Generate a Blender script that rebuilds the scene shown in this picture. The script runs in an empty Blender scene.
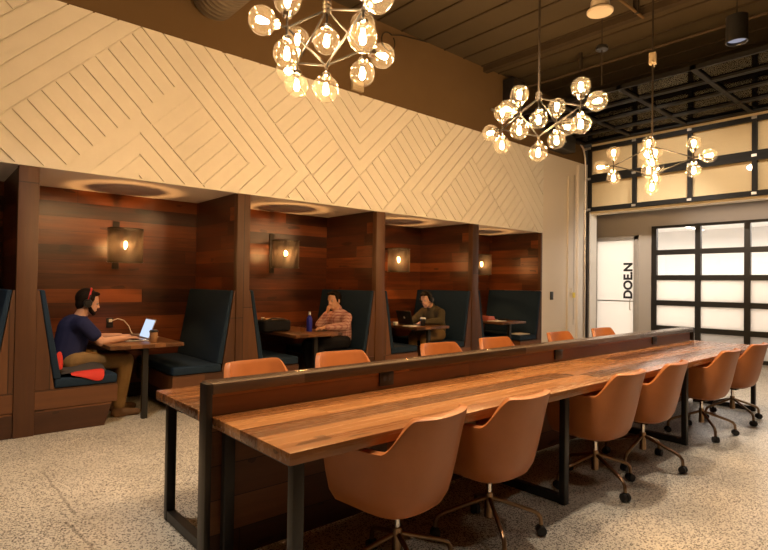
import bpy, bmesh, math, random
from mathutils import Vector, Matrix, Quaternion
random.seed(7)
S = bpy.context.scene
COL = S.collection
PI = math.pi
R = math.radians

# ------------------------------------------------------------------ materials
class NT:
    """small node-tree helper"""
    def __init__(self, name):
        self.m = bpy.data.materials.new(name); self.m.use_nodes = True
        self.t = self.m.node_tree; self.t.nodes.clear()
        self.out = self.n('ShaderNodeOutputMaterial')
    def n(self, typ, **kw):
        x = self.t.nodes.new(typ)
        for k, v in kw.items(): setattr(x, k, v)
        return x
    def l(self, a, b): self.t.links.new(a, b)
    def val(self, sock, v):
        if hasattr(v, 'is_output') or isinstance(v, bpy.types.NodeSocket): self.l(v, sock)
        else: sock.default_value = v
    def math(self, op, a, b=None, c=None, clamp=False):
        x = self.n('ShaderNodeMath', operation=op); x.use_clamp = clamp
        self.val(x.inputs[0], a)
        if b is not None: self.val(x.inputs[1], b)
        if c is not None: self.val(x.inputs[2], c)
        return x.outputs[0]
    def comb(self, x, y, z):
        c = self.n('ShaderNodeCombineXYZ')
        for i, v in enumerate((x, y, z)): self.val(c.inputs[i], v)
        return c.outputs[0]
    def noise(self, vec, scale=1.0, detail=3.0, rough=.55):
        x = self.n('ShaderNodeTexNoise'); x.inputs['Scale'].default_value = scale
        x.inputs['Detail'].default_value = detail; x.inputs['Roughness'].default_value = rough
        self.l(vec, x.inputs['Vector']); return x.outputs[0]
    def ramp(self, fac, stops):
        r = self.n('ShaderNodeValToRGB'); e = r.color_ramp.elements
        while len(e) < len(stops): e.new(.5)
        for i, (p, c) in enumerate(stops):
            e[i].position = p; e[i].color = (c[0], c[1], c[2], 1)
        self.l(fac, r.inputs[0]); return r.outputs[0]
    def mix(self, fac, a, b, mode='MIX'):
        x = self.n('ShaderNodeMix', data_type='RGBA', blend_type=mode)
        self.val(x.inputs[0], fac)
        for s, v in ((x.inputs[6], a), (x.inputs[7], b)):
            if isinstance(v, tuple): s.default_value = (v[0], v[1], v[2], 1)
            else: self.l(v, s)
        return x.outputs[2]
    def pos(self):
        g = self.n('ShaderNodeNewGeometry'); return g.outputs['Position']
    def objc(self):
        g = self.n('ShaderNodeTexCoord'); return g.outputs['Object']
    def sep(self, v):
        s = self.n('ShaderNodeSeparateXYZ'); self.l(v, s.inputs[0]); return s.outputs
    def bsdf(self, color, rough=.5, metal=0.0, spec=.5, bump=None, bump_s=.2, bump_d=.01, **kw):
        p = self.n('ShaderNodeBsdfPrincipled')
        if isinstance(color, tuple): p.inputs['Base Color'].default_value = (*color[:3], 1)
        else: self.l(color, p.inputs['Base Color'])
        self.val(p.inputs['Roughness'], rough); p.inputs['Metallic'].default_value = metal
        p.inputs['Specular IOR Level'].default_value = spec
        for k, v in kw.items():
            p.inputs[k].default_value = v
        if bump is not None:
            b = self.n('ShaderNodeBump'); b.inputs['Strength'].default_value = bump_s
            b.inputs['Distance'].default_value = bump_d
            self.l(bump, b.inputs['Height']); self.l(b.outputs[0], p.inputs['Normal'])
        return p.outputs[0]
    def done(self, sh):
        self.l(sh, self.out.inputs[0]); return self.m

def plain(name, col, rough=.5, metal=0., spec=.5, vary=.08, scale=8.):
    t = NT(name)
    n = t.noise(t.objc(), scale, 3)
    a = tuple(max(0, c*(1-vary)) for c in col); b = tuple(min(1, c*(1+vary)) for c in col)
    return t.done(t.bsdf(t.ramp(n, [(.3, a), (.7, b)]), rough, metal, spec))

def wood(name, long, wide, pw, plen, cols, rough=.4, spec=.5, gap=.015, gscale=1.0, contrast=.5, knots=True, stretch=1.25):
    """planks of width pw running along axis `long`, stacked along axis `wide` (world axes 0,1,2)"""
    t = NT(name); p = t.sep(t.pos())
    l, w, o = p[long], p[wide], p[3-long-wide]
    wr = t.math('DIVIDE', w, pw); row = t.math('FLOOR', wr)
    wn = t.n('ShaderNodeTexWhiteNoise', noise_dimensions='1D'); t.l(row, wn.inputs['W'])
    lr = t.math('ADD', t.math('DIVIDE', l, plen), t.math('MULTIPLY', wn.outputs['Value'], 7.3))
    col = t.math('FLOOR', lr)
    wn2 = t.n('ShaderNodeTexWhiteNoise', noise_dimensions='3D'); t.l(t.comb(row, col, 3.1), wn2.inputs['Vector'])
    rnd = wn2.outputs['Value']
    off = t.math('MULTIPLY', rnd, 37.0)
    gv = t.comb(t.math('MULTIPLY_ADD', l, 1.6*gscale, off), t.math('MULTIPLY_ADD', w, 26*gscale, off), t.math('MULTIPLY', o, 26*gscale))
    g1 = t.noise(gv, 1.0, 6, .65)
    gv2 = t.comb(t.math('MULTIPLY_ADD', l, .9*gscale, off), t.math('MULTIPLY_ADD', w, 6*gscale, off), t.math('MULTIPLY', o, 6*gscale))
    g2 = t.noice if False else t.noise(gv2, 1.0, 3, .5)
    f = t.math('ADD', t.math('MULTIPLY', rnd, contrast), t.math('MULTIPLY', t.math('ADD', g1, g2), (1-contrast)*.62))
    f = t.math('MULTIPLY_ADD', t.math('SUBTRACT', f, .5), stretch, .5)
    c = t.ramp(f, [(.12, cols[0]), (.42, cols[1]), (.66, cols[2]), (.92, cols[3])])
    if knots:
        kv = t.comb(t.math('MULTIPLY', l, 2.2), t.math('MULTIPLY', w, 7.0), t.math('MULTIPLY', o, 7.0))
        k = t.noise(kv, 1.3, 2, .4)
        kf = t.math('MULTIPLY', t.math('GREATER_THAN', k, .70), .55)
        c = t.mix(kf, c, tuple(x*.35 for x in cols[0]))
    fr = t.math('FRACT', wr); fe = t.math('MINIMUM', fr, t.math('SUBTRACT', 1.0, fr))
    lf = t.math('FRACT', lr); le = t.math('MULTIPLY', t.math('MINIMUM', lf, t.math('SUBTRACT', 1.0, lf)), plen/pw)
    e = t.math('MINIMUM', fe, le)
    gm = t.math('LESS_THAN', e, gap)
    c = t.mix(t.math('MULTIPLY', gm, .75), c, tuple(x*.2 for x in cols[0]))
    h = t.math('SUBTRACT', t.math('MULTIPLY', g1, .25), gm)
    rg = t.math('MULTIPLY_ADD', g1, .25, rough-.12)
    return t.done(t.bsdf(c, rg, 0, spec, h, .35, .004))

BW = [(.012,.003,.001), (.04,.0095,.0021), (.09,.0215,.0045), (.19,.052,.012)]
M = {}
M['wood_xz'] = wood('booth planks along x', 0, 2, .155, 2.6, BW, .33, contrast=.36, stretch=1.5)
M['wood_yz'] = wood('booth planks along y', 1, 2, .155, 2.6, BW, .36, contrast=.36, stretch=1.5)
PW = [(.026,.010,.004), (.07,.026,.009), (.11,.043,.015), (.17,.07,.026)]
M['post'] = wood('post wood', 2, 0, .3, 4, PW, .5, knots=False)
M['base_xz'] = wood('bench wood', 0, 2, .185, 2.5, [(.022,.008,.003),(.065,.023,.008),(.11,.041,.014),(.17,.066,.022)], .5)
WN = [(.06,.021,.007), (.165,.062,.019), (.28,.112,.036), (.44,.20,.07)]
M['walnut'] = wood('walnut top', 0, 1, .15, 3.0, WN, .26, .5, gap=.004, contrast=.5)
M['walnut_edge'] = wood('walnut divider', 0, 2, .2, 2.4, [(.05,.018,.007),(.14,.052,.018),(.22,.085,.03),(.34,.14,.052)], .38, gap=.004)
M['modesty'] = wood('modesty planks', 0, 2, .16, 1.6, [(.03,.012,.005),(.08,.03,.011),(.14,.055,.02),(.24,.1,.035)], .5)
M['cap'] = wood('divider cap', 0, 1, .3, 2.0, [(.045,.028,.017),(.08,.05,.031),(.11,.072,.046),(.15,.1,.066)], .2, knots=False, gap=.0)
M['table_dark'] = wood('booth table top', 1, 0, .11, 1.3, [(.04,.015,.006),(.1,.04,.015),(.17,.07,.026),(.26,.115,.045)], .32)
M['black'] = plain('black steel', (.013,.012,.011), .42, .0, .5)
M['door_black'] = plain('black door frame', (.007,.0065,.006), .6, spec=.25)
M['frame_grey'] = plain('grey door frame', (.42,.39,.36), .5)
M['steel_dark'] = plain('dark bronze steel', (.045,.036,.028), .38, .6)
M['bronze'] = plain('bronze tube', (.30,.2,.12), .28, 1.0)
M['chrome'] = plain('chrome', (.75,.72,.68), .15, 1.0)
M['rubber'] = plain('rubber', (.012,.012,.013), .5)
M['white'] = plain('white paint', (.85,.82,.76), .45, vary=.02)
M['smooth'] = plain('smooth painted wall', (.82,.76,.68), .5, vary=.02, scale=1.5)
M['alcove'] = plain('alcove ceiling paint', (.8,.73,.68), .6, vary=.02, scale=2)
M['brown'] = plain('brown painted wall', (.15,.095,.046), .8, spec=.2, vary=.06, scale=1.2)
M['ceil'] = plain('brown ceiling', (.082,.062,.036), .85, spec=.2, vary=.08, scale=1.2)
M['ceil_dark'] = plain('dark ceiling member', (.035,.026,.018), .7, spec=.2)
M['rib'] = plain('brown ceiling rib', (.06,.042,.025), .8, spec=.2)
M['duct'] = plain('galvanised duct', (.24,.2,.15), .4, .5)
M['cream'] = plain('cream wall', (.86,.74,.52), .6, vary=.02, scale=1)
M['grey_wall'] = plain('grey corridor wall', (.50,.46,.42), .6, vary=.02, scale=1)
M['room_white'] = plain('white room', (.82,.80,.77), .6, vary=.01, scale=1)
M['alu'] = plain('aluminium', (.55,.52,.48), .35, .8)
M['plastic_black'] = plain('black plastic', (.015,.015,.016), .35)
M['plastic_white'] = plain('white plastic', (.75,.73,.7), .35, vary=.02)
M['beige'] = plain('beige plastic', (.55,.45,.3), .5)
M['silver'] = plain('silver aluminium', (.6,.6,.61), .3, .8)
M['dark_alu'] = plain('dark laptop shell', (.03,.03,.033), .3, .6)
M['paper'] = plain('paper', (.8,.78,.74), .7, vary=.02)
M['kraft'] = plain('kraft cardboard', (.42,.23,.11), .7)
M['skin'] = plain('skin', (.60,.33,.22), .5, vary=.05)
M['hair'] = plain('dark hair', (.012,.008,.006), .7, spec=.12, vary=.3, scale=60)
M['sclera'] = plain('eye white', (.38,.33,.3), .3)
M['navy'] = plain('navy cotton', (.018,.022,.075), .9, spec=.2)
M['khaki'] = plain('khaki twill', (.25,.15,.06), .9, spec=.2)
M['olive'] = plain('olive wool', (.085,.068,.038), .95, spec=.15, scale=40)
M['denim_black'] = plain('black denim', (.014,.014,.018), .9, spec=.2)
M['shoe'] = plain('tan suede', (.15,.085,.045), .9, spec=.2)
M['shoe_dark'] = plain('dark leather', (.02,.016,.014), .5)
M['red'] = plain('red fabric', (.6,.03,.018), .7)
M['red_plastic'] = plain('red plastic', (.6,.02,.02), .35)
M['grey_fabric'] = plain('dark grey fabric', (.05,.042,.04), .9)
M['blue_bottle'] = plain('blue steel bottle', (.025,.035,.42), .3)
M['pink'] = plain('pink cover', (.5,.13,.1), .5)
M['yellow'] = plain('yellow plastic', (.75,.6,.08), .5)
M['speaker_face'] = plain('speaker grille', (.8,.7,.56), .6, vary=.03, scale=60)

def leather():
    t = NT('cognac leather'); o = t.objc()
    n = t.noise(o, 3.0, 4, .55)
    c = t.ramp(n, [(.3, (.37,.125,.034)), (.7, (.47,.168,.05))])
    v = t.n('ShaderNodeTexVoronoi'); v.inputs['Scale'].default_value = 260; t.l(o, v.inputs['Vector'])
    return t.done(t.bsdf(c, .40, 0, .45, v.outputs['Distance'], .12, .002))
M['leather'] = leather()
def uphol():
    t = NT('navy upholstery'); o = t.pos()
    n = t.noise(o, 180, 2, .5)
    c = t.ramp(n, [(.3, (.011,.023,.044)), (.7, (.019,.038,.068))])
    return t.done(t.bsdf(c, .8, 0, .15, n, .15, .002))
M['navy_uph'] = uphol()
def plaid():
    t = NT('pink checked cotton'); s = t.sep(t.pos())
    a = t.math('GREATER_THAN', t.math('FRACT', t.math('MULTIPLY', t.math('ADD', s[0], s[1]), 26)), .62)
    b = t.math('GREATER_THAN', t.math('FRACT', t.math('MULTIPLY', s[2], 26)), .62)
    f = t.math('MULTIPLY', t.math('ADD', a, b), .5)
    return t.done(t.bsdf(t.ramp(f, [(0, (.62,.40,.35)), (.5, (.48,.25,.23)), (1, (.33,.13,.14))]), .9, 0, .2))
M['plaid'] = plaid()

def terrazzo():
    t = NT('ground concrete terrazzo'); p = t.pos()
    v = t.n('ShaderNodeTexVoronoi'); v.inputs['Scale'].default_value = 108; v.inputs['Randomness'].default_value = 1
    wob = t.n('ShaderNodeTexNoise'); wob.inputs['Scale'].default_value = 90; t.l(p, wob.inputs['Vector'])
    vm = t.n('ShaderNodeVectorMath', operation='MULTIPLY_ADD'); t.l(wob.outputs['Color'], vm.inputs[0])
    vm.inputs[1].default_value = (.012,.012,.012); t.l(p, vm.inputs[2]); t.l(vm.outputs[0], v.inputs['Vector'])
    cr = t.sep(v.outputs['Color'])
    big = t.noise(p, .85, 3, .5)
    dens = t.math('MULTIPLY_ADD', big, 1.8, -.17)         # share of stones differs over the floor
    isstone = t.math('LESS_THAN', cr[0], dens)
    inner = t.math('LESS_THAN', v.outputs['Distance'], t.math('MULTIPLY_ADD', cr[1], .35, .28))
    mk = t.math('MULTIPLY', isstone, inner)
    stone = t.ramp(cr[2], [(0, (.025,.02,.017)), (.5, (.08,.066,.055)), (.8, (.18,.15,.12)), (1, (.42,.36,.29))])
    base = t.ramp(t.noise(p, 2.2, 5, .6), [(.3, (.57,.53,.45)), (.7, (.75,.70,.61))])
    c = t.mix(mk, base, stone)
    # two hairline cracks across the slab
    s = t.sep(p); wb = t.math('MULTIPLY', t.math('SUBTRACT', t.noise(p, 7, 4, .7), .5), .06)
    for (ax, ay, bx, by) in CRACKS:
        L = math.hypot(bx-ax, by-ay); dx, dy = (bx-ax)/L, (by-ay)/L
        rx = t.math('SUBTRACT', s[0], ax); ry = t.math('SUBTRACT', s[1], ay)
        al = t.math('ADD', t.math('MULTIPLY', rx, dx), t.math('MULTIPLY', ry, dy))
        pe = t.math('ABSOLUTE', t.math('ADD', t.math('ADD', t.math('MULTIPLY', rx, -dy), t.math('MULTIPLY', ry, dx)), wb))
        f = t.math('MULTIPLY', t.math('LESS_THAN', pe, .007), t.math('MULTIPLY', t.math('GREATER_THAN', al, 0.0), t.math('LESS_THAN', al, L)))
        c = t.mix(t.math('MULTIPLY', f, .45), c, (.1,.075,.055))
    rg = t.math('MULTIPLY_ADD', t.noise(p, 1.7, 3), .25, .22)
    return t.done(t.bsdf(c, rg, 0, .4))
CRACKS = [(.70, 4.36, .715, 3.46), (.66, 3.385, .705, 2.9)]
M['floor'] = terrazzo()

def glow(name, col, strength):
    t = NT(name); e = t.n('ShaderNodeEmission'); e.inputs[0].default_value = (*col, 1); e.inputs[1].default_value = strength
    return t.done(e.outputs[0])
BULB = 660.
M['filament'] = glow('chandelier filament', (1, .61, .28), BULB)
M['edison'] = glow('sconce filament', (1, .50, .17), 2100.)
M['lamp_lens'] = glow('downlight lens', (.8, .8, 1), .35)
M['linear'] = glow('linear lamp', (1, .93, .85), 9.)
M['screen'] = glow('laptop screen', (.62, .74, 1), 1.0)

def thin_glass(name, tint, diff=0.0, base=.04, edge=.75, rough=.02):
    """clear thin-walled glass: see-through, with fresnel reflections and a trace of scatter"""
    t = NT(name)
    tr = t.n('ShaderNodeBsdfTransparent'); tr.inputs[0].default_value = (*tint, 1)
    gl = t.n('ShaderNodeBsdfGlossy'); gl.inputs['Roughness'].default_value = rough
    lw = t.n('ShaderNodeLayerWeight'); lw.inputs[0].default_value = .5
    f = t.math('MULTIPLY_ADD', t.math('POWER', lw.outputs['Facing'], 3.0), edge, base)
    m = t.n('ShaderNodeMixShader'); t.l(f, m.inputs[0]); t.l(tr.outputs[0], m.inputs[1]); t.l(gl.outputs[0], m.inputs[2])
    o = m.outputs[0]
    if diff > 0:
        tl = t.n('ShaderNodeBsdfTranslucent'); tl.inputs[0].default_value = (.9,.85,.75,1)
        m2 = t.n('ShaderNodeMixShader'); m2.inputs[0].default_value = diff
        t.l(o, m2.inputs[1]); t.l(tl.outputs[0], m2.inputs[2]); o = m2.outputs[0]
    return t.done(o)
M['globe'] = thin_glass('globe glass', (.985,.955,.89), .008, .03, .5)
M['pane'] = thin_glass('window glass', (.95,.95,.95), 0, .05, .8)
M['door_glass'] = thin_glass('sectional door glass', (.93,.91,.87), 0, .03, .45)
M['door_glass_shaded'] = thin_glass('shade-darkened sectional door glass', (.42,.4,.37), 0, .02, .10)  # same clear glass; shade under the ceiling is put into its colour
def frosted(name, col):
    t = NT(name)
    d = t.n('ShaderNodeBsdfDiffuse'); d.inputs[0].default_value = (*col, 1)
    tl = t.n('ShaderNodeBsdfTranslucent'); tl.inputs[0].default_value = (*col, 1)
    m = t.n('ShaderNodeMixShader'); m.inputs[0].default_value = .6
    t.l(d.outputs[0], m.inputs[1]); t.l(tl.outputs[0], m.inputs[2])
    return t.done(m.outputs[0])
M['frost'] = frosted('frosted film glass', (.9,.88,.85))
M['frost_grey'] = frosted('grey film glass', (.62,.6,.58))
def mesh_metal():
    t = NT('perforated metal'); s = t.sep(t.objc())
    ang = t.math('ARCTAN2', s[1], s[0])
    a = t.math('GREATER_THAN', t.math('FRACT', t.math('MULTIPLY', ang, 22)), .52)
    b = t.math('GREATER_THAN', t.math('FRACT', t.math('MULTIPLY', s[2], 125)), .5)
    hole = t.math('MULTIPLY', a, b)
    tr = t.n('ShaderNodeBsdfTransparent'); sh = t.bsdf((.05,.038,.028), .5, .4)
    m = t.n('ShaderNodeMixShader'); t.l(hole, m.inputs[0]); t.l(sh, m.inputs[1]); t.l(tr.outputs[0], m.inputs[2])
    return t.done(m.outputs[0])
M['mesh'] = mesh_metal()

# ------------------------------------------------------------------ mesh builder
class MB:
    def __init__(self): self.b = bmesh.new()
    def box(self, lo, hi, bev=0.0, rot=None):
        c = [(lo[i]+hi[i])/2 for i in range(3)]; d = [abs(hi[i]-lo[i]) for i in range(3)]
        m = Matrix.Translation(c) @ (rot.to_matrix().to_4x4() if rot else Matrix()) @ Matrix.Diagonal((*d, 1))
        r = bmesh.ops.create_cube(self.b, size=1, matrix=m)
        if bev > 0:
            es = {e for v in r['verts'] for e in v.link_edges}
            bmesh.ops.bevel(self.b, geom=list(es), offset=bev, segments=3 if bev > .008 else 2, profile=.5, affect='EDGES')
        return self
    def bar(self, p, q, w, h, bev=0.0):
        p, q = Vector(p), Vector(q); d = q-p
        rot = d.to_track_quat('X', 'Z')
        c = (p+q)/2
        m = Matrix.Translation(c) @ rot.to_matrix().to_4x4() @ Matrix.Diagonal((d.length, w, h, 1))
        r = bmesh.ops.create_cube(self.b, size=1, matrix=m)
        if bev > 0:
            es = {e for v in r['verts'] for e in v.link_edges}
            bmesh.ops.bevel(self.b, geom=list(es), offset=bev, segments=2, profile=.5, affect='EDGES')
        return self
    def cone(self, p, q, r0, r1=None, seg=12, caps=True):
        p, q = Vector(p), Vector(q); d = q-p
        if d.length < 1e-6: return self
        rot = d.to_track_quat('Z', 'Y')
        m = Matrix.Translation((p+q)/2) @ rot.to_matrix().to_4x4()
        bmesh.ops.create_cone(self.b, cap_ends=caps, segments=seg, radius1=r0, radius2=r0 if r1 is None else r1, depth=d.length, matrix=m)
        return self
    def ball(self, c, r, seg=12, sc=(1,1,1), rot=None):
        m = Matrix.Translation(c) @ (rot.to_matrix().to_4x4() if rot else Matrix()) @ Matrix.Diagonal((*sc, 1))
        bmesh.ops.create_uvsphere(self.b, u_segments=seg, v_segments=max(6, seg*2//3), radius=r, matrix=m)
        return self
    def chain(self, pts, rad, seg=10):
        for i, p in enumerate(pts):
            self.ball(p, rad[i], seg)
            if i: self.cone(pts[i-1], p, rad[i-1], rad[i], seg)
        return self
    def tube(self, pts, r, seg=8):
        pts = [Vector(p) for p in pts]; rings = []
        up = None
        for i, p in enumerate(pts):
            d = (pts[min(i+1, len(pts)-1)]-pts[max(i-1, 0)]).normalized()
            if up is None:
                up = Vector((0,0,1)) if abs(d.z) < .9 else Vector((1,0,0))
            a = d.cross(up).normalized(); b = a.cross(d).normalized(); up = b
            rings.append([self.b.verts.new(p+(a*math.cos(2*PI*k/seg)+b*math.sin(2*PI*k/seg))*r) for k in range(seg)])
        for i in range(len(rings)-1):
            for k in range(seg):
                self.b.faces.new((rings[i][k], rings[i][(k+1)%seg], rings[i+1][(k+1)%seg], rings[i+1][k]))
        self.b.faces.new(rings[0]); self.b.faces.new(rings[-1][::-1])
        return self
    def lathe(self, prof, c=(0,0,0), seg=20, mat=None):
        c = Vector(c); rings = []
        for (r, z) in prof:
            rings.append([self.b.verts.new((mat or Matrix()) @ Vector((r*math.cos(2*PI*k/seg), r*math.sin(2*PI*k/seg), z)) + c) for k in range(seg)] if r > 1e-5
                         else [self.b.verts.new((mat or Matrix()) @ Vector((0,0,z)) + c)])
        for a, b in zip(rings, rings[1:]):
            for k in range(seg):
                if len(a) == 1 and len(b) == 1: break
                if len(a) == 1: self.b.faces.new((a[0], b[k], b[(k+1)%seg]))
                elif len(b) == 1: self.b.faces.new((a[k], b[0], a[(k+1)%seg]))
                else: self.b.faces.new((a[k], b[k], b[(k+1)%seg], a[(k+1)%seg]))
        return self
    def prism(self, poly, axis, a, b, bev=0.0):
        """poly: 2-D points in the two remaining axes (in x,y,z order); extruded along axis from a to b"""
        def P(u, v, w):
            q = [u, v]; q.insert(axis, w); return q
        va = [self.b.verts.new(P(u, v, a)) for u, v in poly]; vb = [self.b.verts.new(P(u, v, b)) for u, v in poly]
        fs = [self.b.faces.new(va), self.b.faces.new(vb[::-1])]
        n = len(poly)
        for i in range(n): fs.append(self.b.faces.new((va[i], vb[i], vb[(i+1)%n], va[(i+1)%n])))
        bmesh.ops.recalc_face_normals(self.b, faces=fs)
        if bev > 0:
            es = {e for f in fs for e in f.edges}
            bmesh.ops.bevel(self.b, geom=list(es), offset=bev, segments=3, profile=.5, affect='EDGES')
        return self
    def mesh(self, name, mat, smooth=None):
        bmesh.ops.recalc_face_normals(self.b, faces=self.b.faces)
        me = bpy.data.meshes.new(name); self.b.to_mesh(me); self.b.free()
        if mat: me.materials.append(M[mat])
        if smooth is not None:
            me.shade_smooth()
            if smooth < 180: me.set_sharp_from_angle(angle=R(smooth))
        return me
    def build(self, name, mat, parent=None, loc=None, smooth=35, off=None):
        if off is not None: bmesh.ops.translate(self.b, verts=self.b.verts, vec=-Vector(off))
        o = bpy.data.objects.new(name, self.mesh(name, mat, smooth)); COL.objects.link(o)
        if parent: o.parent = parent
        if loc: o.location = loc
        return o

def evaluated(mb, name, mat, mods, parent=None, loc=None, off=None):
    """build a mesh and bake the given modifiers into it"""
    if off is not None: bmesh.ops.translate(mb.b, verts=mb.b.verts, vec=-Vector(off))
    tmp = bpy.data.objects.new('tmp', mb.mesh('tmp', None)); COL.objects.link(tmp)
    for typ, kw in mods:
        m = tmp.modifiers.new(typ, typ)
        for k, v in kw.items(): setattr(m, k, v)
    bpy.context.view_layer.update()
    dg = bpy.context.evaluated_depsgraph_get()
    me = bpy.data.meshes.new_from_object(tmp.evaluated_get(dg))
    bpy.data.objects.remove(tmp)
    me.name = name; me.materials.clear(); me.materials.append(M[mat]); me.shade_smooth()
    o = bpy.data.objects.new(name, me); COL.objects.link(o)
    if parent: o.parent = parent
    if loc: o.location = loc
    return o

def tag(o, label, cat, group=None, kind=None):
    o['label'] = label; o['category'] = cat
    if group: o['group'] = group
    if kind: o['kind'] = kind
    return o
def thing(name, loc, label, cat, group=None, rz=0.0, kind=None):
    o = bpy.data.objects.new(name, None); COL.objects.link(o); o.location = loc; o.rotation_euler.z = rz
    o.empty_display_size = .1
    return tag(o, label, cat, group, kind)
def struct(o, label=None):
    o['kind'] = 'structure'
    if label: o['label'] = label
    return o
KIDS = {}
def kids(o): return [c for c in bpy.data.objects if c.parent == o]
def copy_tree(o, parent=None):
    c = o.copy(); COL.objects.link(c)
    if parent: c.parent = parent
    for ch in kids(o): copy_tree(ch, c)
    return c

# ------------------------------------------------------------------ key dimensions
YW, YB, ZB, ZT, ZC = 5.423, 6.58, 2.315, 3.783, 4.87
PX = [.715+1.98*i for i in range(4)]        # booth posts
XG, XW = 10.1, 11.3                          # sectional door plane, corridor window wall

# ------------------------------------------------------------------ the setting
struct(MB().box((-3.6,-4.2,-.1), (16,8,0)).build('floor', 'floor', smooth=None))
struct(MB().box((-3.6,-4.2,ZC), (10.4,5.6,ZC+.1)).build('ceiling', 'ceil', smooth=None))
struct(MB().box((-3.6,YB,0), (8.6,YB+.1,ZB)).build('wall_back', 'wood_xz', smooth=None))
struct(MB().box((-3.6,YW+.02,ZB), (8.6,YB+.1,ZB+.06)).build('ceiling_alcove', 'alcove', smooth=None))
struct(MB().box((-3.6,YW+.03,ZT), (10.1,YW+.15,ZC)).build('wall_upper', 'brown', smooth=None))
struct(MB().box((8.563,YW,0), (10.25,YW+.15,ZT)).build('wall_end', 'smooth', smooth=None))
struct(MB().box((-3.6,-4.2,0), (-3.5,5.6,ZC)).build('wall_near', 'brown', smooth=None))
struct(MB().box((-3.6,-4.2,0), (16,-4.1,ZC)).build('wall_right', 'brown', smooth=None))
# cream wall above the opening, behind the sectional door; jamb beside it
struct(MB().box((10.22,-4.1,4.2), (10.4,5.36,ZC)).build('wall_far_upper', 'ceil', smooth=None))  # dark colour stands in for shade above the raised sections
w = MB().box((10.22,-4.1,2.80), (10.4,5.36,4.2)); w.box((10.19,-4.1,2.79),(10.42,5.36,2.835))
struct(w.build('wall_far', 'cream', smooth=None))
struct(MB().box((10.17,5.35,0), (10.42,5.6,2.83)).box((10.1,5.40,0),(10.42,5.6,ZT)).build('trim_1', 'white', smooth=None))

# white fascia of chevron boards
def clip(poly, a, b, c):
    out = []
    for i in range(len(poly)):
        p, q = poly[i], poly[(i+1)%len(poly)]
        dp, dq = a*p[0]+b*p[1]-c, a*q[0]+b*q[1]-c
        if dp <= 0: out.append(p)
        if (dp < 0 < dq) or (dq < 0 < dp):
            t = dp/(dp-dq); out.append((p[0]+t*(q[0]-p[0]), p[1]+t*(q[1]-p[1])))
    return out
ST = .2065
U0, V0 = -2.19, 4.54      # phases of the two board directions (u = x - z for '/', v = x + z for '\')
BIG = 99
def region(d, ulo=-BIG, uhi=BIG, vlo=-BIG, vhi=BIG, xlo=-BIG, xhi=BIG, zlo=-BIG, zhi=BIG, ph=None):
    return dict(d=d, c=[(1,-1,uhi), (-1,1,-ulo), (1,1,vhi), (-1,-1,-vlo), (1,0,xhi), (-1,0,-xlo), (0,1,zhi), (0,-1,-zlo)], ph=ph)
REG = [
 region('v', uhi=-3.02, ph=3.75), region('u', ulo=-3.02, uhi=-2.19, ph=-2.19),
 region('v', ulo=-2.19, uhi=-1.36, vhi=5.37, ph=3.75),
 region('u', ulo=-1.36, xhi=1.6, vhi=4.56, ph=-1.36), region('v', ulo=-1.36, xlo=1.6, vhi=4.56, ph=4.56),
 region('v', vlo=5.37, vhi=6.2, zlo=2.655, ph=5.37),
 region('u', ulo=-1.36, vlo=4.56, vhi=5.37, zlo=2.655, ph=-1.36),
 region('u', ulo=-1.36, uhi=.88, vlo=4.56, zhi=2.655, vhi=6.2, ph=-1.36),
 region('v', ulo=.88, vhi=6.2, zhi=2.655, ph=6.2),
 region('u', vlo=6.2, vhi=7.02, uhi=1.56, ph=-1.13),
 region('u', ulo=1.56, xhi=4.29, vlo=6.2, ph=1.56),
 region('v', vlo=7.02, xhi=4.29, uhi=1.56, ph=7.02),
 region('u', xlo=4.29, uhi=1.56, vlo=7.02, ph=1.56),
 region('v', xlo=4.29, ulo=1.56, uhi=2.37, ph=7.02),
 region('u', ulo=2.37, uhi=3.19, zlo=2.645, ph=2.37),
 region('u', ulo=2.37, zhi=2.645, xhi=5.03, ph=2.37),
 region('v', ulo=2.37, uhi=3.19, zhi=2.645, xlo=5.03, ph=7.67),
 region('v', ulo=3.19, uhi=3.97, vhi=9.88, ph=7.67),
 region('u', ulo=3.97, vhi=9.88, ph=3.97),
 region('u', ulo=3.19, vlo=9.88, vhi=10.72, ph=3.19),
 region('v', vlo=10.72, vhi=11.55, ulo=3.19, ph=10.72),
 region('u', vlo=11.55, ph=3.19),
]
fb = MB().box((-3.6,YW+.010,ZB-.0), (8.563,YW+.1,ZT))
X0, X1 = -1.2, 8.563
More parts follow.
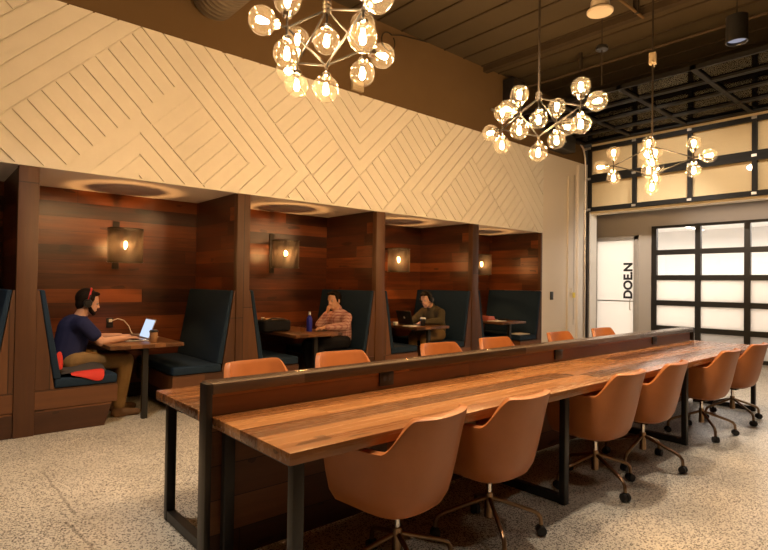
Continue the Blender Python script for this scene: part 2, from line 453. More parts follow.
for rg in REG:
    a, b = (1,-1) if rg['d'] == 'u' else (1,1)
    lo, hi = (X0-4, X1-2) if rg['d'] == 'u' else (X0+2, X1+4)
    k = math.floor((lo-rg['ph'])/ST)
    while rg['ph']+k*ST < hi:
        s0 = rg['ph']+k*ST; k += 1
        poly = [(X0,ZB), (X1,ZB), (X1,ZT), (X0,ZT)]
        for (ca, cb, cc) in rg['c']:
            if abs(cc) < 50:
                g = .009 if abs(ca)+abs(cb) > 1 else 0
                poly = clip(poly, ca, cb, cc-g)
        poly = clip(poly, -a, -b, -(s0+.009)); poly = clip(poly, a, b, s0+ST-.009)
        # drop doubles and slivers
        q = [p for i, p in enumerate(poly) if math.dist(p, poly[i-1]) > 2e-3]
        if len(q) < 3: continue
        ar = abs(sum(q[i][0]*q[(i+1)%len(q)][1]-q[(i+1)%len(q)][0]*q[i][1] for i in range(len(q))))/2
        if ar < 4e-4: continue
        th = .022
        cx, cz = sum(p[0] for p in q)/len(q), sum(p[1] for p in q)/len(q)
        va = [fb.b.verts.new((x, YW+.010, z)) for x, z in q]
        ins = []
        for x, z in q:
            d = math.hypot(x-cx, z-cz) or 1; t = 0
            ins.append(fb.b.verts.new((x+(cx-x)*t, YW+.010-th, z+(cz-z)*t)))
        n = len(q)
        fb.b.faces.new(ins)
        for i in range(n): fb.b.faces.new((va[i], va[(i+1)%n], ins[(i+1)%n], ins[i]))
fb.box((-3.6,YW-.014,ZB-.012), (8.563,YW+.03,ZB+.004))
struct(fb.build('wall_fascia', 'white', smooth=None))

# ceiling structure: ribs of the deck and a cross beam
cb = MB()
for i in range(-6, 24):
    x = 5.03+.44*i
    if -3 < x < 10: cb.box((x-.01,-4.1,ZC-.02), (x+.01,5.44,ZC))
struct(cb.build('trim_2', 'rib', smooth=None), 'thin dark ribs across the brown ceiling')
struct(MB().box((6.83,-4.1,ZC-.09), (6.93,5.44,ZC)).build('beam', 'rib', smooth=None), 'dark beam across the ceiling')

# ------------------------------------------------------------------ booths
ORD = ['first booth from the left', 'second booth from the left', 'third booth from the left', 'last booth before the white wall']
def partition(x, label, x0=None, x1=None):
    t = thing('booth_partition', (x,YW,0), label, 'partition', 'plank partitions between the booths', kind='thing')
    a, b = (-.06, .06) if x0 is None else (x0, x1)
    MB().box((a,.06,0 if x0 is None else 1.25), (b,YB-YW-.002,ZB-.003)).build('side_panel', 'wood_yz', t)
    if x0 is None: MB().box((-.075,-.012,0), (.075,.075,ZB-.013), .003).build('post', 'post', t)
    else: MB().box((a-.0,.0,1.25), (b,.06,ZB-.013)).build('post', 'post', t)
    return t
partition(PX[0], 'plank partition with square post left of the man in the navy shirt')
partition(PX[1], 'plank partition with square post between the navy shirt man and the pink shirt man')
partition(PX[2], 'plank partition with square post right behind the man in the pink shirt')
partition(PX[3], 'plank partition with square post right behind the man in the olive sweater')
partition(8.58, 'plank side lining where the last booth meets the smooth white wall', -.06, -.018)

def bench(xc, s, label):
    """bench against the partition at xc, opening towards s"""
    t = thing('booth_bench', (xc,YW,0), label, 'bench', 'upholstered booth benches')
    D = YB-YW-.006
    f = lambda pts: [(s*x, z) for x, z in pts]
    MB().prism(f([(.078,.212),(.735,.212),(.735,.378),(.078,.378)]), 1, 0, D).build('seat_base', 'base_xz', t)
    MB().prism(f([(.078,0),(.63,0),(.69,.206),(.078,.206)]), 1, .004, D).build('toe_base', 'base_xz', t)
    MB().prism(f([(.078,.38),(.222,.38),(.094,1.243),(.078,1.243)]), 1, 0, D).build('back_panel', 'post', t)
    MB().prism(f([(.224,.381),(.735,.381),(.735,.468),(.224,.468)]), 1, .0, D, .02).build('seat_cushion', 'navy_uph', t)
    MB().prism(f([(.214,.466),(.275,.466),(.135,1.246),(.098,1.246)]), 1, .0, D, .012).build('back_cushion', 'navy_uph', t)
    return t
bench(PX[0], -1, 'navy booth bench cut off at the left picture edge, behind the first post')
bench(PX[0], 1, 'navy booth bench under the man in the navy shirt')
bench(PX[1], -1, 'empty navy booth bench facing the man in the navy shirt')
bench(PX[1], 1, 'empty navy booth bench facing the man in the pink shirt')
bench(PX[2], -1, 'navy booth bench under the man in the pink shirt')
bench(PX[2], 1, 'empty navy booth bench facing the man in the olive sweater')
bench(PX[3], -1, 'navy booth bench under the man in the olive sweater')
bench(PX[3], 1, 'empty navy booth bench in the last booth, backing on its left post')
bench(8.64, -1, 'empty navy booth bench in the last booth beside the white wall')

TZ = .725
def booth_table(xc, label):
    t = thing('booth_table', (xc,YW,0), label, 'table', 'wooden booth tables')
    MB().box((-.34,-.06,TZ-.035), (.34,YB-YW-.008,TZ), .003).build('tabletop', 'table_dark', t)
    MB().box((-.025,.02,0), (.025,.07,TZ-.035)).build('leg', 'black', t)
    MB().box((-.025,.07,TZ-.075), (.025,YB-YW-.05,TZ-.036)).build('under_rail', 'black', t)
    return t
TX = [x+.99 for x in PX]
booth_table(TX[0], 'wooden booth table with the silver laptop and a kraft cup')
booth_table(TX[1], 'wooden booth table with the blue bottle and black bag')
booth_table(TX[2], 'wooden booth table with the dark laptop, under the olive sweater man')
booth_table(TX[3], 'wooden booth table with pink and white papers in the unoccupied last booth')

def sconce(xc, label):
    t = thing('wall_sconce', (xc,YB,1.735), label, 'wall lamp', 'mesh shade wall lamps in the booths')
    MB().box((-.035,-.022,-.27), (.035,-.001,.27), .003).build('back_plate', 'steel_dark', t)
    MB().bar((0,-.02,.165), (0,-.40,.165), .022, .022).build('arm', 'steel_dark', t)
    sh = MB(); sh.lathe([(.175,-.20),(.175,.155)], (0,-.385,0), 40)
    o = sh.build('shade', 'mesh', t, smooth=180, off=(0,-.385,0)); o.location = (0,-.385,0)
    tp = MB().lathe([(.0,.1545),(.115,.1545)], (0,0,0), 32).build('shade_top', 'steel_dark', o, smooth=None)
    r = MB()
    for z in (-.20, .155): r.lathe([(.171,z-.006),(.179,z-.006),(.179,z+.006),(.171,z+.006),(.171,z-.006)], (0,-.385,0), 40)
    rr = r.build('shade_rim', 'steel_dark', o); rr.location = (0,.385,0)
    MB().cone((0,-.385,.085), (0,-.385,.158), .02, .017).build('socket', 'steel_dark', t)
    b = MB().lathe([(.0,-.075),(.018,-.068),(.031,-.04),(.032,-.015),(.022,.03),(.014,.06),(.013,.088)], (0,-.385,0), 16).build('bulb', 'globe', t, smooth=180)
    MB().ball((0,-.385,-.01), .013, 8, (1,1,2.6)).build('filament', 'edison', b, smooth=180)
    return t
sconce(1.705, 'mesh shade wall lamp above the silver laptop')
sconce(3.69, 'mesh shade wall lamp with its back plate showing, above the black bag')
sconce(5.73, 'mesh shade wall lamp above the dark laptop')
sconce(7.8, 'mesh shade wall lamp half hidden behind the last booth post')

# ------------------------------------------------------------------ communal table
TT = .716; TY0, TY1 = 1.70, 3.147; TX0, TX1 = 1.045, 7.03
ct = thing('communal_table', (TX0,2.42,0), 'long walnut communal table with a raised centre divider and black steel legs', 'table')
o_ = (TX0,2.42,0)
YD0, YD1 = 2.376, 2.505
MB().box((TX0,TY0,TT-.048), (TX1,YD0+.012,TT), .003).build('tabletop', 'walnut', ct, off=o_)
MB().box((TX0,YD1-.012,TT-.048), (TX1,TY1,TT), .003).build('tabletop', 'walnut', ct, off=o_)
DX1 = 7.0
MB().box((TX0,YD0+.022,.69), (DX1-.05,YD1-.022,.818)).build('divider_panel', 'walnut_edge', ct, off=o_)
MB().box((TX0,YD0,.818), (DX1-.01,YD1,.866), .002).build('divider_cap', 'cap', ct, off=o_)
MB().box((TX0+.004,YD0+.02,.03), (TX1-.02,YD0+.04,.667)).build('modesty_panel', 'modesty', ct, off=o_)
MB().box((TX0+.004,YD1-.04,.03), (TX1-.02,YD1-.02,.667)).build('modesty_panel', 'modesty', ct, off=o_)
MB().box((TX0-.032,YD0,0), (TX0-.002,YD0+.078,.868), .002).build('end_post', 'steel_dark', ct, off=o_)
MB().box((DX1-.008,YD0,TT+.001), (DX1+.03,YD1,.868), .002).build('end_post', 'black', ct, off=o_)
for x in (1.108, 3.035, 4.985, 6.96):
    for ya, yb in ((1.757, 2.34), (2.545, 3.075)):
        fr = MB().box((x-.023,ya,TT-.076), (x+.023,yb,TT-.049)).build('leg_frame', 'black', ct, off=o_)
        for y in (ya, yb):
            MB().box((x-.025,y-.02,0), (x+.025,y+.02,TT-.05), .002).build('leg', 'black', fr, off=o_)
        MB().box((x-.023,ya+.021,.004), (x+.023,yb-.021,.054)).build('foot_rail', 'black', fr, off=o_)
for x in (2.123, 4.03, 5.93):
    p = MB().box((x-.055,YD0+.008,.736), (x+.055,YD0+.021,.816), .003).build('power_outlet', 'plastic_black', ct, off=o_)
    s_ = MB()
    for dx in (-.02, .02): s_.box((x+dx-.012,YD0+.005,.765), (x+dx+.012,YD0+.0085,.798))
    s_.build('socket_face', 'grey_fabric', p, off=o_)

# ------------------------------------------------------------------ swivel chairs
def smooth01(t): t = max(0, min(1, t)); return t*t*(3-2*t)
def chair_shell():
    mb = MB(); NTT, NZ = 88, 18
    def lerp(tab, z):
        for (a, va), (b, vb) in zip(tab, tab[1:]):
            if z <= b: return va+(vb-va)*max(0, (z-a)/(b-a))
        return tab[-1][1]
    A = [(.325,0),(.328,.085),(.338,.15),(.362,.195),(.41,.218),(.50,.235),(.60,.247),(.66,.254),(.82,.258)]
    B = [(.325,0),(.328,.075),(.338,.13),(.362,.172),(.41,.198),(.50,.220),(.60,.240),(.66,.252),(.82,.292)]
    F = [(.325,0),(.328,.085),(.338,.15),(.362,.188),(.41,.205),(.50,.214),(.60,.219),(.66,.22),(.82,.22)]
    LOW = [.325,.328,.338,.362,.41]
    rows = []
    for i in range(NTT+1):
        t = -1+2*i/NTT; a = abs(t)
        zt = .788+.004*smooth01(a/.26) - .150*smooth01((a-.265)/.245) - .008*smooth01((a-.5)/.4)
        if a > .93: zt -= .03*((a-.93)/.07)**2
        r = []
        for j in range(NZ+1):
            z = LOW[j] if j < 5 else .41+(zt-.41)*((j-4)/(NZ-4))
            AA, BB, FF = lerp(A, z)*1.045, lerp(B, z)*1.03, lerp(F, z)*1.09
            if a < .62:
                ph = t/.62*PI/2
                x = AA*math.copysign(abs(math.sin(ph))**.77, ph); y = -BB*abs(math.cos(ph))**.64
            else:
                k = (a-.62)/.38; x = math.copysign(AA*(1-.05*k), t); y = FF*k
            r.append(mb.b.verts.new((x, y, z)))
        rows.append(r)
    for i in range(NTT):
        for j in range(NZ):
            mb.b.faces.new((rows[i][j], rows[i+1][j], rows[i+1][j+1], rows[i][j+1]))
    for j in range(4):
        mb.b.faces.new((rows[NTT][j], rows[0][j], rows[0][j+1], rows[NTT][j+1]))
    bmesh.ops.remove_doubles(mb.b, verts=mb.b.verts, dist=1e-5)
    bmesh.ops.recalc_face_normals(mb.b, faces=mb.b.faces)
    # make sure the sheet faces outwards so that the thickness grows inwards
    tst = max(mb.b.faces, key=lambda f: -f.calc_center_median().y)
    if tst.normal.y > 0: bmesh.ops.reverse_faces(mb.b, faces=mb.b.faces)
    return mb
def make_chair():
    t = thing('office_chair', (0,0,0), '', 'chair')
    evaluated(chair_shell(), 'shell', 'leather', [('SOLIDIFY', dict(thickness=.036, offset=-1.0)), ('BEVEL', dict(width=.009, segments=2, limit_method='ANGLE'))], t)
    c = MB().box((-.155,-.12,.37), (.155,.195,.452), .04); c.build('seat_cushion', 'leather', t, smooth=180)
    MB().box((-.05,-.05,.305), (.05,.05,.327), .004).build('mechanism', 'black', t)
    MB().cone((0,0,.22), (0,0,.31), .014, .014, 14).build('gas_column', 'chrome', t)
    MB().cone((0,0,.105), (0,0,.235), .024, .022, 14).build('hub', 'bronze', t)
    for k in range(4):
        a = PI/4+k*PI/2; d = Vector((math.cos(a), math.sin(a), 0))
        pts = [d*.02+Vector((0,0,.205)), d*.12+Vector((0,0,.172)), d*.235+Vector((0,0,.133)), d*.268+Vector((0,0,.117)), d*.284+Vector((0,0,.095)), d*.288+Vector((0,0,.056))]
        MB().tube(pts, .0115, 10).build('base_arm', 'bronze', t, smooth=60)
        q = Vector((-d.y, d.x, 0)); cc = d*.288
        cs = MB(); 
        for s in (-1, 1): cs.cone(cc+q*(s*.004)+Vector((0,0,.027)), cc+q*(s*.024)+Vector((0,0,.027)), .027, .025, 14)
        cs.cone(cc+Vector((0,0,.03)), cc+Vector((0,0,.058)), .014, .012, 10)
        cs.build('caster', 'rubber', t, smooth=40)
    return t
first = make_chair(); used = [False]
def put_chair(x, y, rz, base, label, group):
    c = first if not used[0] else copy_tree(first)
    used[0] = True
    c.location = (x, y, 0); c.rotation_euler.z = R(rz); c['label'] = label; c['group'] = group
    for k in kids(c):
        if k.name.split('.')[0] in ('base_arm', 'caster', 'hub', 'gas_column'): k.rotation_euler.z = R(base)
    return c
g1, g2 = 'swivel chairs on the near side of the communal table', 'swivel chairs on the booth side of the communal table'
NEAR = [(1.675,1.80,8,20,'tan leather swivel chair in front, largest one, at the near corner of the communal table'),
        (2.335,1.79,3,5,'second tan leather swivel chair along the near side, just right of the largest one'),
        (3.49,1.79,0,20,'tan leather swivel chair just right of the second table leg on the near side'),
        (4.21,1.78,4,40,'tan leather swivel chair just left of the third table leg on the near side'),
        (5.48,1.79,0,-5,'tan leather swivel chair just right of the third table leg, second from the far end'),
        (6.36,1.79,-2,10,'tan leather swivel chair at the far end of the near side, before the white panes')]
for a in NEAR: put_chair(*a, g1)
FAR = [(1.68,2.95,182,0,'tan chair back nearest the table end post, on the booth side of the divider'),
       (2.37,2.99,172,0,'tan chair back over the divider, just in front of the pink shirt man'),
       (3.42,2.97,172,0,'tan chair back over the divider, in front of the olive sweater man'),
       (4.23,2.99,172,0,'tan chair back over the divider, in front of the last booth'),
       (5.37,2.97,176,0,'tan chair back over the divider, in front of the smooth white wall'),
       (6.35,2.97,174,0,'farthest tan chair back over the divider, in front of the white door')]
for a in FAR: put_chair(*a, g2).scale.z = 1.045     # gas lifts set a little higher

# ------------------------------------------------------------------ chandeliers
def globe(t, c, d):
    """glass ball lamp centred at c; its socket points back along -d"""
    c, d = Vector(c), Vector(d).normalized()
    rot = d.to_track_quat('Z', 'Y').to_matrix().to_4x4()
    rg = .073
    prof = [(rg*math.sin(a), rg*-math.cos(a)) for a in [R(x) for x in (18, 30, 45, 60, 75, 90, 105, 120, 135, 150, 165)]]+[(0, rg)]
    g = MB().lathe(prof, c, 22, rot.to_3x3().to_4x4()).build('globe', 'globe', t, smooth=180)
    MB().lathe([(0,-.094),(.012,-.094),(.014,-.088),(.026,-.085),(.029,-.066),(.022,-.063),(.02,-.052),(0,-.052)], c, 14, rot).build('socket', 'chrome', g)
    MB().lathe([(0,-.036),(.008,-.03),(.012,-.012),(.0165,.008),(.0155,.02),(.009,.031),(0,.034)], c, 10, rot).build('filament', 'filament', g, smooth=180)
def chandelier(loc, rz, label, box=False):
    t = thing('chandelier', loc, label, 'chandelier', 'globe chandeliers over the communal table', R(rz))
    top, bot = Vector((0,0,.165)), Vector((0,0,-.145))
    MB().cone(top, (0,0,ZC-loc[2]-.03), .009, .009, 10).build('stem', 'ceil_dark', t)
    MB().cone((0,0,ZC-loc[2]-.03), (0,0,ZC-loc[2]), .065, .065, 20).build('canopy', 'ceil_dark', t)
    if box: MB().box((-.035,-.035,1.05), (.035,.035,1.17), .004).cone((-.09,0,1.06), (.09,0,1.06), .01).build('stem_coupling', 'beige', t)
    h = MB()
    for k in range(3): h.lathe([(0,-.012),(.022,-.012),(.026,0),(.022,.012),(0,.012)], top+Vector((0,0,.024*k-.012)), 14)
    h.build('hub', 'steel_dark', t)
    nodes = [Vector((0,-.387,0)), Vector((.232,0,0)), Vector((0,.387,0)), Vector((-.232,0,0))]
    for n in nodes:
        MB().cone(top, n, .006, .006, 8).build('arm', 'black', t)
        MB().cone(bot, n, .006, .006, 8).build('arm', 'black', t)
        d = Vector((n.x, n.y, 0)).normalized()
        j = MB().ball(n, .014, 10)
        j.cone(n, n+Vector((0,0,.05)), .007); j.cone(n, n-Vector((0,0,.05)), .007); j.cone(n, n+d*.06, .007)
        j.build('joint', 'steel_dark', t)
        globe(t, n+Vector((0,0,.143)), (0,0,1)); globe(t, n-Vector((0,0,.136)), (0,0,-1)); globe(t, n+d*.136, d)
    j = MB().ball(bot, .014, 10); j.cone(bot, bot-Vector((0,0,.04)), .007); j.cone(top, top-Vector((0,0,.085)), .007)
    j.build('joint', 'steel_dark', t)
    globe(t, top-Vector((0,0,.173)), (0,0,-1)); globe(t, bot-Vector((0,0,.13)), (0,0,-1))
    return t
chandelier((1.675,2.42,2.68), -7.6, 'globe chandelier nearest the camera, cut by the upper picture edge')
chandelier((3.75,2.42,2.687), -5.8, 'middle globe chandelier, in front of the end of the white boards')
chandelier((5.914,2.42,2.687), 14.4, 'farthest globe chandelier, in front of the cream door panes', True)

# ------------------------------------------------------------------ overhead sectional door
gd = thing('sectional_door', (XG,5.33,2.83), 'black framed glass sectional garage door half raised, its upper sections under the ceiling', 'garage door')
go = (XG,5.33,2.83)
ys = [5.335]+[5.405-.955*i for i in range(1, 10)]
HZ = 4.16
def vrow(z0, z1):
    s = MB()
    for z in (z0+.03, z1-.03): s.box((XG-.03,ys[-1],z-.04), (XG+.03,ys[0],z+.04))
    for y in ys: s.box((XG-.029,y-.035,z0), (XG+.029,y+.035,z1))
    f = s.build('door_section', 'door_black', gd, off=go)
    MB().box((XG-.004,ys[-1],z0+.05), (XG+.004,ys[0],z1-.05)).build('glass_panes', 'door_glass', f, off=go)
vrow(2.845, 3.475); vrow(3.49, 4.105)
def hrow(x0, x1):
    s = MB()
    for x in (x0+.02, x1-.02): s.box((x-.02,ys[-1],HZ-.03), (x+.02,ys[0],HZ+.03))
    for y in ys: s.box((x0,y-.035,HZ-.029), (x1,y+.035,HZ+.029))
    f = s.build('door_section', 'door_black', gd, off=go)
    MB().box((x0+.05,ys[-1],HZ-.004), (x1-.05,ys[0],HZ+.004)).build('glass_panes', 'door_glass_shaded', f, off=go)
for i in range(4): hrow(9.90-.62*(i+1)+.0, 9.89-.62*i)
hg = MB()
for z in (2.87, 3.48, 4.09):
    for y in ys[:4]: hg.box((XG-.045,y-.035,z-.02), (XG-.03,y+.035,z+.02))
for z in (2.88, 3.48, 4.08): hg.cone((XG-.06,5.37,z), (XG-.06,5.41,z), .025, .025, 10)
hg.build('hinges', 'alu', gd, off=go)
tk = MB().tube([(XG-.055,5.395,.02),(XG-.055,5.395,3.7),(XG-.075,5.395,3.9),(XG-.15,5.395,4.08),(XG-.28,5.395,4.17),(XG-.45,5.395,4.2),(7.0,5.395,4.2)], .02, 8)
tk.build('track', 'alu', gd, off=go)
MB().box((XG-.02,5.36,.0), (XG+.05,5.41,2.84)).build('track_angle', 'steel_dark', gd, off=go)
MB().cone((9.78,5.36,4.38), (9.78,-3,4.38), .028, .028, 12).build('torsion_shaft', 'ceil_dark', gd, off=go)

# ------------------------------------------------------------------ corridor, white door, black window wall and the room behind
struct(MB().box((10.42,-4.1,2.95), (XW,8,3.0)).build('ceiling_corridor', 'grey_wall', smooth=None))
WY0, WY1 = 4.567, 4.567-.81*9       # window wall spans towards -Y
DY0, DY1 = 4.98, 5.79              # white door
cw = MB().box((XW,5.9,0), (XW+.12,8,3)).box((XW,WY0,0), (XW+.12,DY0-.10,3)).box((XW,DY0-.10,2.42), (XW+.12,5.9,3)).box((XW,-4.1,2.56), (XW+.12,WY0,3))
struct(cw.build('wall_corridor', 'grey_wall', smooth=None))
struct(MB().box((10.42,7.5,0), (XW,7.6,3)).build('wall_corridor_end', 'grey_wall', smooth=None))
def door():
    d = MB()
    for a, b in (((XW-.02,DY0-.10,0),(XW+.1,DY0,2.42)), ((XW-.02,DY1,0),(XW+.1,DY1+.11,2.42)), ((XW-.02,DY0-.10,2.33),(XW+.1,DY1+.11,2.42))): d.box(a, b, .003)
    fr = struct(d.build('door_1', 'frame_grey'), 'white glazed corridor door with vertical dark lettering')
    MB().box((XW+.02,DY0+.005,.01), (XW+.05,DY1-.005,2.325)).build('leaf', 'frost', fr)
    MB().box((XW+.012,DY0+.005,1.03), (XW+.02,DY1-.005,1.055)).build('push_bar', 'alu', fr)
    MB().tube([(XW+.02,DY0+.07,.86),(XW-.03,DY0+.07,.87),(XW-.03,DY0+.07,1.07),(XW+.02,DY0+.07,1.08)], .01).build('handle', 'alu', fr)
    c = bpy.data.curves.new('lettering', 'FONT'); c.body = 'DOE.N'; c.size = .25; c.extrude = .001; c.offset = .010
    tx = bpy.data.objects.new('lettering', c); COL.objects.link(tx); c.materials.append(M['plastic_black'])
    # reads upwards, letter tops to the left
    tx.matrix_world = Matrix(((0,0,-1,XW+.016),(0,1,0,DY0+.045),(1,0,0,1.09),(0,0,0,1))) 
    tx.parent = fr
    return fr
door()
def windows():
    yb = [WY0-.81*i for i in range(10)]
    z = [.02, .53, 1.035, 1.54, 2.045, 2.55]
    f = MB()
    for k, zz in enumerate(z): f.box((XW-.03,yb[-1],zz-(.05 if 0 < k < 5 else .02)), (XW+.05,yb[0],zz+(.05 if k < 5 else .03)))
    for y in yb: f.box((XW-.031,y-.048,.01), (XW+.051,y+.048,2.58))
    fr = struct(f.build('window_1', 'black'), 'black gridded glass wall of the corridor')
    for i in range(9):
        for k in range(5):
            m = ('frost_grey', 'frost', 'frost', 'pane', 'pane')[k]
            MB().box((XW+.0,yb[i+1]+.04,z[k]+.03), (XW+.012,yb[i]-.04,z[k+1]-.03)).build('pane', m, fr)
windows()
struct(MB().box((15.9,-4.1,0), (16,8,3.2)).build('wall_office', 'room_white', smooth=None))
struct(MB().box((XW+.12,7.2,0), (16,7.3,3.2)).build('wall_office_side', 'room_white', smooth=None))
struct(MB().box((XW+.12,-4.1,2.9), (16,8,3.0)).build('ceiling_office', 'room_white', smooth=None))
struct(MB().box((XW+.13,-4.1,.0), (16,7.2,.012)).build('floor_office', 'room_white', smooth=None))
for i, (y, lab) in enumerate(((4.6,'linear white lamp in the office, nearer the door'), (2.6,'linear white lamp in the office, second from the door'), (.4,'linear white lamp in the office, far from the door'))):
    l = thing('linear_lamp', (13.2,y,2.72), lab, 'ceiling lamp', 'linear lamps in the office behind the glass')
    MB().box((-.9,-.05,0), (.9,.05,.05), .004).build('housing', 'plastic_white', l)
    MB().box((-.88,-.04,-.006), (.88,.04,-.001)).build('diffuser', 'linear', l)
    MB().cone((-.6,0,.05), (-.6,0,.18), .004).cone((.6,0,.05), (.6,0,.18), .004).build('hanger', 'alu', l)

# ------------------------------------------------------------------ ceiling and wall fittings
def on_y(x, z): return (x, YW, z)
sp = thing('ceiling_speaker', (5.886,3.0,4.5), 'round cream ceiling speaker hanging above the middle chandelier', 'speaker')
MB().lathe([(0,0),(.138,0),(.146,.01),(.146,.025),(.11,.06),(.10,.14),(0,.14)], (0,0,0), 32).build('body', 'speaker_face', sp)
MB().cone((0,0,.14), (0,0,ZC-4.5), .012).build('hanger', 'ceil_dark', sp)
pl = thing('pendant_downlight', (6.35,1.757,3.89), 'black cylinder downlight hanging at the upper right', 'ceiling lamp')
MB().lathe([(.085,.012),(.09,0),(.1,0),(.1,.27),(.0,.27)], (0,0,0), 28).build('housing', 'plastic_black', pl)
MB().lathe([(0,.03),(.088,.03)], (0,0,0), 24).build('lens', 'lamp_lens', pl)
MB().cone((0,0,.27), (0,0,ZC-3.89), .006).build('stem', 'ceil_dark', pl)
cj = thing('conduit_hanger', (5.66,2.6,3.95), 'thin dark rod with a black disc hanging from the ceiling right of the cream speaker', 'hanger rod')
cj.location = (6.186,3.125,4.2)
MB().lathe([(0,0),(.07,0),(.075,.02),(.06,.05),(0,.05)], (0,0,0), 20).build('disc', 'plastic_black', cj)
MB().cone((0,0,-.42), (0,0,0), .006).build('rod', 'ceil_dark', cj)
MB().cone((0,0,.05), (0,0,ZC-4.2), .006).build('top_rod', 'ceil_dark', cj)
du = thing('spiral_duct', (2.30,YW,4.33), 'round spiral duct coming out of the brown upper wall at the top left', 'duct')
pr = []
for k in range(26): pr += [(.235, k*.07), (.241, k*.07+.012), (.235, k*.07+.024)]
MB().lathe(pr, (0,0,0), 32, Matrix.Rotation(R(90), 4, 'X')).build('pipe', 'duct', du, smooth=50)
st = MB()
for y in (-.25, -1.2): st.box((-.245,y-.015,-.02), (-.238,y+.015,ZC-4.33)).box((.238,y-.015,-.02), (.245,y+.015,ZC-4.33))
st.build('hanger_straps', 'duct', du)
bx = tag(MB().box((-.09,-.05,-.065), (.09,0,.065), .004).build('junction_box', 'beige', None, (4.25,YW+.028,3.89)), 'small beige box on the brown wall just above the white boards', 'box')
wc = MB()
pts = [(4.75+.12*math.cos(a), YW-.02+.0*a, 4.62+.12*math.sin(a)) for a in [R(x) for x in range(60, 420, 20)]]
wc.tube(pts, .009, 6); wc.tube([pts[0], (5.0,YW-.02,4.78), (5.5,YW-.02,4.84)], .007, 6)
tag(wc.build('cable_coil', 'ceil_dark', None), 'loop of dark cable hung on the brown upper wall', 'cable')
ws = thing('wall_speaker', (7.53,YW+.028,4.57), 'black loudspeaker box high on the dark wall behind the middle chandelier', 'speaker')
MB().box((-.17,-.22,-.22), (.17,0,.22), .01).build('cabinet', 'plastic_black', ws)
MB().box((-.15,-.226,-.2), (.15,-.221,.2)).build('grille', 'ceil_dark', ws)
mo = thing('door_opener', (9.06,YW+.028,4.06), 'black motor unit at the top of the smooth white wall beside the door track', 'motor')
MB().box((-.27,-.24,-.2), (.27,-.002,.24), .02).build('housing', 'plastic_black', mo)
MB().cone((.27,-.12,.06), (.62,-.12,.06), .03, .03, 14).build('drive_shaft', 'ceil_dark', mo)
MB().cone((-.1,-.25,-.06), (-.1,-.239,-.06), .02, .02, 10).build('status_light', 'plastic_white', mo)
tag(MB().box((-.045,-.02,-.075), (.045,-.001,.075), .004).build('wall_switch', 'plastic_black', None, (8.87,YW,1.16)), 'black switch plate on the smooth white wall', 'switch')
tag(MB().box((-.02,-.035,0), (.02,-.001,3.2), .004).build('wall_conduit', 'smooth', None, (9.42,YW,.25)), 'white vertical conduit on the smooth wall, left of the pull chain', 'pipe')
tag(MB().box((-.03,-.045,0), (.03,-.001,3.7), .004).build('door_post_cover', 'smooth', None, (9.78,YW,.02)), 'white vertical channel on the smooth wall beside the door track', 'pipe')
pc = thing('pull_chain', (9.57,YW-.05,.6), 'door pull chain with a yellow tag on the white wall', 'chain')
MB().cone((0,0,0), (0,0,2.9), .005, .005, 6).cone((.03,0,.1), (.03,0,2.9), .004, .004, 6).build('links', 'alu', pc)
MB().box((-.03,-.008,.52), (.06,.0,.62)).build('tag', 'yellow', pc)
MB().box((-.04,-.0,.62), (.02,.048,.70)).build('bracket', 'plastic_white', pc)
# conduits under the ceiling
cn = thing('ceiling_conduit', (3.6,2.9,4.72), 'long thin conduit running along the ceiling towards the raised door', 'pipe')
MB().cone((-5,0,0), (3.2,0,0), .018, .018, 10).build('pipe', 'brown', cn)
for i in range(4): MB().box((-3+i*2-.02,-.03,-.02), (-3+i*2+.02,.03,ZC-4.72)).build('strap', 'ceil_dark', cn)
c2 = thing('ceiling_conduit', (7.5,2.1,4.6), 'thin conduit crossing the ceiling just before the raised door sections', 'pipe')
MB().cone((0,3.3,0), (0,-5,0), .02, .02, 10).build('pipe', 'rib', c2)
for i in range(3): MB().box((-.02,-3+i*2.5,-.02), (.02,-3+i*2.5+.04,ZC-4.6)).build('strap', 'ceil_dark', c2)

# ------------------------------------------------------------------ people
def V(*a): return Vector(a)
def hand(mb, wrist, dirv, palm_n, size=1.0, curl=.5):
    """five-fingered hand from the wrist along dirv; palm faces palm_n, fingers curl towards it"""
    d = Vector(dirv).normalized(); n = Vector(palm_n); n = (n-d*n.dot(d)).normalized(); s = d.cross(n)
    w = Vector(wrist); L = .085*size
    for k in (-1, 0, 1): mb.chain([w+s*.012*k, w+d*L+s*.026*k*size], [.016*size, .015*size], 8)
    for k, ln in zip((-1.5,-.5,.5,1.5), (.062,.074,.078,.068)):
        p = w+d*L+s*.0185*k*size; pts = [p]; dd = d.copy()
        for f in (.42, .33, .25):
            dd = (Matrix.Rotation(curl, 3, d.cross(n)) @ dd) if curl else dd
            p = p+dd*ln*f*size; pts.append(p)
        mb.chain(pts, [.0095*size, .009*size, .0085*size, .0078*size], 8)
    p0 = w+d*.025+s*.03*size
    mb.chain([p0, p0+d*.03+s*.022+n*.012, p0+d*.062+s*.026+n*.02], [.013*size, .0105*size, .009*size], 8)
